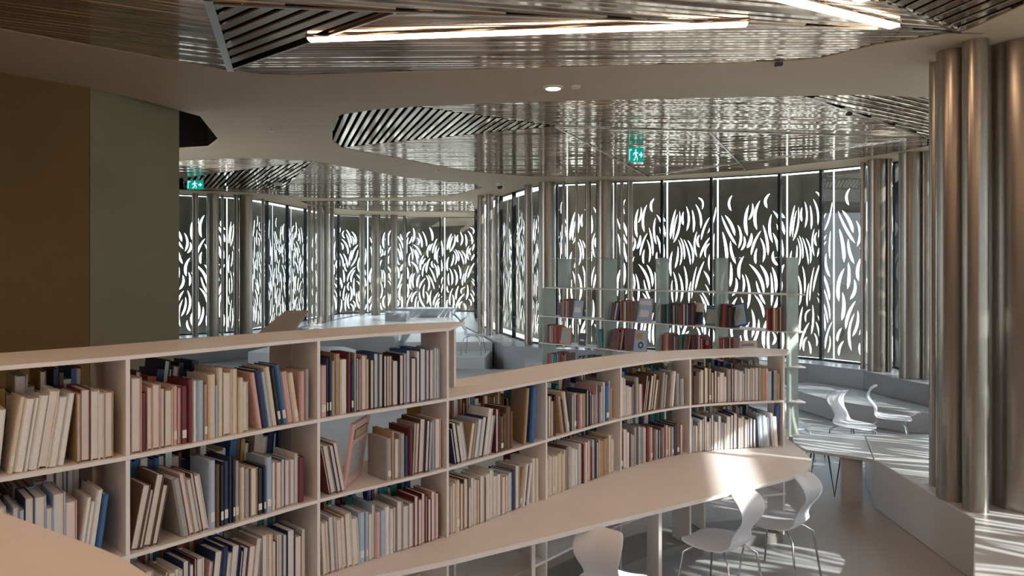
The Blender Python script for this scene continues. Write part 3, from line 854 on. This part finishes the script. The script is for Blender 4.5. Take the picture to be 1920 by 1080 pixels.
for k, (m, c, lab, (th, h, ds), key, n, turned) in enumerate(BOOKS):
    if k in solo:
        o = bpy.data.objects.new('book', BM_[c]); COL.objects.link(o); o.matrix_world = m
        row, i = key
        size = 'thick' if th > 0.024 else ('thin' if th < 0.014 else 'medium')
        side = ' right half' if row == 'middle right' else (' left half' if row == 'middle' and i == 2 else '')
        rw = {'top': 'top shelf', 'middle': 'middle shelf', 'middle right': 'middle shelf', 'lowest': 'desk-level shelf'}[row]
        cl = c + ('-covered' if turned else '')
        pg = ' pages out' if turned else ''
        tag(o, f'{size} {cl} book{pg}, {ORD[n]} along, {rw}, {PLACE[i]}{side}', 'book', f'books on the {rw} of the curved bookcase')
        pg_ = bpy.data.objects.new('pages', pm); COL.objects.link(pg_); pg_.parent = o
        if lab: l_ = bpy.data.objects.new('spine_label', lm); COL.objects.link(l_); l_.parent = o
    else:
        if not in_view(k) and k < NF and m.translation.z > L3 + 0.1: pass
        mi = SMAT.index('c_' + c)
        mbox(stuff_bm, m, -.5, -.40, .05, 1, 0, 1, mi); mbox(stuff_bm, m, .40, .5, .05, 1, 0, 1, mi); mbox(stuff_bm, m, -.5, .5, 0, .05, 0, 1, mi)
        mbox(stuff_bm, m, -.39, .39, .051, .965, .018, .982, 0)
me = bpy.data.meshes.new('book_row'); bmesh.ops.recalc_face_normals(stuff_bm, faces=stuff_bm.faces); stuff_bm.to_mesh(me); stuff_bm.free()
for s_ in SMAT: me.materials.append(M[s_])
tag(link('book_row', me), 'remaining small book spines on the back rows and the frosted bookcase', 'books', kind='stuff')


# larger books standing out of the rows
def big_book(frm, s, z, w_, h, th, yaw, tilt, rgb_cover, label, group, plate=None, front=0.03):
    p, t, nn = frm(s)
    me = BM_[rgb_cover]
    o = bpy.data.objects.new('picture_book', me); COL.objects.link(o)
    R = Matrix(((t.x, nn.x, 0, 0), (t.y, nn.y, 0, 0), (0, 0, 1, 0), (0, 0, 0, 1)))
    q = p + nn * front
    o.matrix_world = Matrix.Translation((q.x, q.y, z + 0.002)) @ R @ Matrix.Rotation(yaw, 4, 'Z') @ Matrix.Rotation(tilt, 4, 'Y') @ Matrix.Diagonal((th, w_, h, 1))
    tag(o, label, 'book', group)
    g = bpy.data.objects.new('pages', pm); COL.objects.link(g); g.parent = o
    if plate:
        for (nm, col, y0, y1, z0, z1, off) in plate:
            b = bmesh.new(); mbox(b, Matrix.Identity(4), .5, .5 + off, y0, y1, z0, z1); bm_obj(nm, b, M[col], o)
            b = None


def s_of(px, a, b):
    """arc position on the bookcase front seen at picture column px"""
    for k in range(200):
        s = a + (b - a) * k / 199; p, _, _ = frame(s)
        if 960 + F * p.x / p.y >= px: return s
    return b


TP = 'picture books on the curved bookcase'
big_book(frame, s_of(655, KS[3], KS[4]) , L2, 0.19, 0.245, 0.016, math.radians(-52), math.radians(9), 'pink', 'large pink-brown picture book turned cover out among middle shelf books', TP,
         plate=[('title_frame', 'c_navy', .12, .88, .74, .90, .05), ('title_plate', 'c_tan', .16, .84, .755, .885, .08), ('cover_picture', 'c_grey', .14, .86, .12, .66, .04)], front=0.05)
big_book(frame, KS[5] - 0.095, L2, 0.17, 0.262, 0.030, math.radians(-14), math.radians(4), 'blue', 'tall blue book standing above its neighbours on the middle shelf, fourth bay', TP, front=0.012)
big_book(frame, KS[5] - 0.15, L2, 0.165, 0.262, 0.018, math.radians(-24), math.radians(4), 'tan', 'large tan picture book leaning beside the tall blue book', TP,
         plate=[('cover_picture', 'c_brown', .1, .9, .15, .6, .04)], front=0.012)
big_book(frame, KS[8] - 0.06, L3, 0.20, 0.255, 0.022, math.radians(-30), math.radians(2), 'navy', 'tall navy book angled at the right end of the desk level shelf', TP, front=0.02)


# books with covers facing out on the frosted bookcase
def face_out(px, z, w_, h, col, label, motif=None, lean=0.0, dpt=0.05):
    p = Q0 + QT * qs(px) + QN * dpt
    o = bpy.data.objects.new('picture_book', BM_[col]); COL.objects.link(o)
    R = Matrix(((QT.x, QN.x, 0, 0), (QT.y, QN.y, 0, 0), (0, 0, 1, 0), (0, 0, 0, 1)))
    base = Matrix.Translation((p.x, p.y, z + 0.003)) @ R @ Matrix.Rotation(math.radians(-10), 4, 'X') @ Matrix.Rotation(lean, 4, 'Y')
    o.matrix_world = base @ Matrix.Rotation(-math.pi / 2, 4, 'Z') @ Matrix.Diagonal((0.012, w_, h, 1))
    # after the turn, local y runs along the shelf and +x faces the viewer
    tag(o, label, 'book', 'books displayed cover out on the frosted bookcase')
    g = bpy.data.objects.new('pages', pm); COL.objects.link(g); g.parent = o
    for (nm, c2, y0, y1, z0, z1) in (motif or []):
        b = bmesh.new(); mbox(b, Matrix.Identity(4), .5, .58, y0, y1, z0, z1); bm_obj(nm, b, M[c2], o)


face_out(1068, 1.19, 0.125, 0.175, 'pale blue', 'pale blue cover-out book on the upper shelf, leftmost of the frosted bookcase', [('cover_picture', 'c_white', .15, .8, .3, .6)])
face_out(1188, 1.19, 0.17, 0.225, 'pale blue', 'large white and pale blue cover-out book, upper shelf, second bay', [('title_plate', 'c_white', .1, .9, .72, .9), ('cover_picture', 'c_white', .2, .8, .2, .5)])
face_out(1290, 1.19, 0.12, 0.20, 'white', 'white-topped cover-out book on the upper shelf, third bay', [('cover_picture', 'c_navy', .02, .98, .03, .6)])
face_out(1315, 1.19, 0.13, 0.185, 'teal', 'grey-teal cover-out book beside the white-topped one', [('cover_picture', 'c_grey', .1, .9, .1, .8)], dpt=0.065)
face_out(1372, 1.19, 0.13, 0.20, 'blue', 'bright blue book leaning left on the upper shelf, fourth bay', [('cover_picture', 'c_pale blue', .08, .92, .06, .94)], lean=math.radians(-14))
face_out(1044, .90, 0.15, 0.175, 'tan', 'brown picture cover-out book on the lower shelf, leftmost', [('cover_picture', 'c_grey', .15, .85, .15, .75)])
face_out(1079, .90, 0.09, 0.13, 'black', 'small black cover-out book beside the brown picture book', [('title_plate', 'c_white', .2, .8, .35, .5)])
face_out(1182, .90, 0.15, 0.205, 'pale blue', 'yellow and blue cover-out book with a dark blue round emblem', [('cover_picture', 'c_ochre', .1, .62, .55, .85)])
face_out(1382, .90, 0.16, 0.175, 'white', 'white cover-out book with scattered figures, lower shelf, fourth bay', [('title_plate', 'c_grey', .15, .85, .72, .85), ('cover_picture', 'c_maroon', .42, .58, .45, .6)], lean=math.radians(-6))
face_out(1300, .90, 0.13, 0.165, 'red', 'red-brown cover-out book on the lower shelf, third bay', [('title_plate', 'c_pale blue', .1, .9, .7, .95)])
# round emblem on the yellow and blue book
eb = next(o for o in COL.objects if o.get('label', '').startswith('yellow and blue cover-out'))
bm = bmesh.new()
ring = []
for rr, x in ((0.16, .5), (0.16, .62), (0.085, .62), (0.085, .5)):
    ring.append([bm.verts.new((x, .55 + rr * math.cos(a) * 1.3, .28 + rr * math.sin(a))) for a in (2 * math.pi * k / 20 for k in range(20))])
for a in range(4):
    for k in range(20): bm.faces.new((ring[a][k], ring[a][(k + 1) % 20], ring[(a + 1) % 4][(k + 1) % 20], ring[(a + 1) % 4][k]))
bm_obj('emblem', bm, M['c_navy'], eb)

# loose sheet lying on the shelf where the bookcase steps down
bm = bmesh.new(); p = at(868, 722, L1)
obox(bm, (0, 0), (0.07, 0.05), (-0.045, 0.06), 0.0, 0.002)
o = tag(bm_obj('paper_sheet', bm, M['label']), 'sheet of paper lying on the shelf where the bookcase steps down', 'paper'); o.location = (p.x, p.y + .04, L1 + 0.0005)


# ------------------------------------------------------------------ s-shaped chairs
def chair_mesh():
    """one continuous bent shell: S back flowing into a round seat; origin on the floor, faces -y"""
    path = [(0.120, 0.605, 0.095), (0.165, 0.580, 0.112), (0.195, 0.54, 0.116), (0.200, 0.50, 0.108), (0.180, 0.455, 0.092), (0.145, 0.415, 0.082), (0.125, 0.375, 0.088),
            (0.130, 0.345, 0.108), (0.115, 0.322, 0.132), (0.075, 0.314, 0.156), (0.02, 0.312, 0.172), (-0.05, 0.312, 0.172), (-0.11, 0.312, 0.156), (-0.155, 0.310, 0.124), (-0.182, 0.303, 0.075)]
    bm = bmesh.new(); rows = []
    for (y, z, hw) in path:
        rows.append([bm.verts.new((u * hw, y - 0.02 * (1 - abs(u)) * (1 if z > 0.36 else 0), z - (0.010 * (1 - u * u) if z < 0.33 else 0))) for u in (-1, -.7, -.35, 0, .35, .7, 1)])
    for A, B in zip(rows, rows[1:]):
        for k in range(6): bm.faces.new((A[k], A[k + 1], B[k + 1], B[k]))
    bmesh.ops.recalc_face_normals(bm, faces=bm.faces)
    me = bpy.data.meshes.new('shell'); bm.to_mesh(me); bm.free()
    for p in me.polygons: p.use_smooth = True
    me.materials.append(M['chair']); return me


CH = chair_mesh()
LEGM = []
for sx, sy in ((-1, -1), (1, -1), (-1, 1), (1, 1)):
    bm = bmesh.new(); tube(bm, [(sx * 0.05, sy * 0.05, 0.296), (sx * 0.10, sy * 0.09, 0.290), (sx * 0.135, sy * 0.13, 0.26), (sx * 0.165, sy * 0.165, 0.002)], 0.006, 8)
    bmesh.ops.recalc_face_normals(bm, faces=bm.faces); me = bpy.data.meshes.new('leg'); bm.to_mesh(me); bm.free(); me.materials.append(M['wire'])
    for p in me.polygons: p.use_smooth = True
    LEGM.append(me)


def chair(x, y, rot, label, group, z=0.0):
    r = empty('child_chair', (x, y, z), label, 'chair', group); r.rotation_euler = (0, 0, rot)
    s = link('shell', CH, None, r); md = s.modifiers.new('thick', 'SOLIDIFY'); md.thickness = 0.009; md.offset = -1
    ms = s.modifiers.new('sub', 'SUBSURF'); ms.levels = 2; ms.render_levels = 2
    for me in LEGM: link('leg', me, None, r)


NG = 'child chairs at the curved desk'
p = atd(1350, 3.83); chair(p.x, p.y, math.radians(222), 'white S-shaped child chair at the desk edge, left of its twin', NG)
p = atd(1462, 4.13); chair(p.x, p.y, math.radians(226), 'white S-shaped child chair under the right end of the curved desk', NG)
p = atd(1150, 3.32); chair(p.x, p.y, math.radians(150), 'white S-shaped child chair turned sideways, leftmost at the curved desk', NG)
BG = 'child chairs behind the low table'
chair(2.48, 6.65, math.radians(10), 'S-shaped child chair in shade behind the low table, leftmost', BG)
chair(3.05, 6.62, math.radians(25), 'S-shaped child chair with rounded back behind the low table, middle', BG)
chair(3.55, 6.95, math.radians(60), 'S-shaped child chair seen from the side, rightmost behind the low table', BG)
chair(-0.62, 11.85, math.radians(80), 'small white child chair standing on the far step', BG.replace('behind the low table', 'in the far bay'), z=0.3)
chair(0.27, 9.2, math.radians(180), 'child chair with pale back left of the frosted bookcase', 'child chairs in the far bay')

# ------------------------------------------------------------------ exit signs, detectors, cameras, downlights
def exit_sign(px, py_top, py_bot, d, label, ratio):
    c = atd(px, d); zt = EYE + (HOR - py_top) * d / F; zb = EYE + (HOR - py_bot) * d / F
    h = zt - zb; wd = h * ratio / 2
    o = empty('exit_sign', (c.x, c.y, zb), label, 'sign', 'green exit signs')
    bm = bmesh.new(); obox(bm, (0, 0), (wd, 0), (0, 0.012), 0, h); bm_obj('sign_body', bm, M['green'], o)
    for sx in (-0.6, 0.6):
        bm = bmesh.new(); tube(bm, [(sx * wd, 0, h), (sx * wd, 0, CEIL - zb)], 0.003, 6); bm_obj('hanger', bm, M['trim'], o)
    y0, y1 = -0.0145, -0.0122

    def poly(bm, pts):
        lo = [bm.verts.new((x * wd, y0, z * h)) for x, z in pts]; hi = [bm.verts.new((x * wd, y1, z * h)) for x, z in pts]
        n = len(pts); bm.faces.new(lo); bm.faces.new(hi[::-1])
        for i in range(n): bm.faces.new((lo[i], hi[i], hi[(i + 1) % n], lo[(i + 1) % n]))
    bm = bmesh.new()   # arrow to the right
    poly(bm, [(.42, .44), (.64, .44), (.64, .26), (.90, .5), (.64, .74), (.64, .56), (.42, .56)])
    bm_obj('arrow', bm, M['exitw'], o)
    bm = bmesh.new()   # running figure
    poly(bm, [(-.02 + .09 * math.cos(a), .80 + .09 * math.sin(a) * 1.0) for a in (2 * math.pi * k / 10 for k in range(10))])
    poly(bm, [(-.16, .68), (.06, .70), (.10, .42), (-.08, .38)])
    poly(bm, [(-.08, .42), (.08, .42), (-.14, .12), (-.34, .10), (-.33, .18), (-.20, .20)])
    poly(bm, [(.0, .44), (.12, .44), (.24, .28), (.20, .10), (.12, .10), (.14, .26)])
    poly(bm, [(.04, .70), (.10, .60), (.30, .58), (.30, .65), (.14, .67)])
    poly(bm, [(-.14, .69), (-.34, .60), (-.36, .46), (-.29, .46), (-.27, .56), (-.12, .60)])
    bm_obj('running_figure', bm, M['exitw'], o)
    bm = bmesh.new()   # doorway beside the figure
    poly(bm, [(-.88, .12), (-.80, .12), (-.80, .80), (-.55, .80), (-.55, .88), (-.88, .88)]); bm_obj('doorway_symbol', bm, M['exitw'], o)


exit_sign(1192, 277, 304, 8.0, 'green exit sign with running figure and right arrow, hanging near the centre', 1.05)
exit_sign(366, 338, 355, 11.0, 'smaller green exit sign with running figure hanging at the left', 1.75)


def ceil_obj(name, px, py, prof, m, label, cat, n=20, dz_=0.0, group=None):
    p = at(px, py, CEIL); bm = bmesh.new(); lathe(bm, prof, n)
    o = bm_obj(name, bm, M[m], smooth=True); o.location = (p.x, p.y, CEIL - dz_); return tag(o, label, cat, group)


disc = lambda r, h: [(r * .75, -h), (r * .95, -h * .7), (r, 0)]
for px, py, lb in ((510, 243, 'small round detector on the beige ceiling left of centre'), (1079, 161, 'small round detector right of the oval ceiling lamp'),
                   (820, 320, 'small round detector on the ceiling above the far bay')):
    ceil_obj('smoke_detector', px, py, disc(0.035, 0.02), 'plastic', lb, 'detector', group='round ceiling detectors')
o = ceil_obj('downlight', 1037, 163, disc(0.075, 0.014), 'plastic', 'flat round ceiling lamp on the beige band', 'lamp')
bm = bmesh.new(); lathe(bm, [(0.05, -0.018), (0.055, -0.0142)], 20); bm_obj('lens', bm, M['lamp'], o)
for px, py, lb in ((937, 343, 'black dome camera under the ceiling near the centre'), (522, 343, 'black dome camera under the ceiling at left')):
    o = ceil_obj('dome_camera', px, py, [(0.05, -0.05), (0.06, -0.02), (0.065, 0)], 'plastic', lb, 'camera', group='dome cameras')
    bm = bmesh.new(); lathe(bm, [(0.012, -0.10), (0.036, -0.088), (0.048, -0.0505)], 18); bm_obj('dome', bm, M['blackp'], o, True)
for px, py, lb in ((1460, 117, 'small black clip at the edge of the near slatted field'), (1592, 211, 'small black device on the far slatted field at right')):
    p = at(px, py, CEIL); bm = bmesh.new(); obox(bm, (0, 0), (0.02, 0), (0, 0.02), -0.022, 0); obox(bm, (0, 0), (0.014, 0), (0, 0.014), -0.028, -0.022)
    o = tag(bm_obj('sensor', bm, M['blackp']), lb, 'sensor', 'black ceiling sensors'); o.location = (p.x, p.y, CEIL)
print('books', len(BOOKS), 'front', NF, 'visible', len(vis), 'slats', ncount, 'windows', widx)
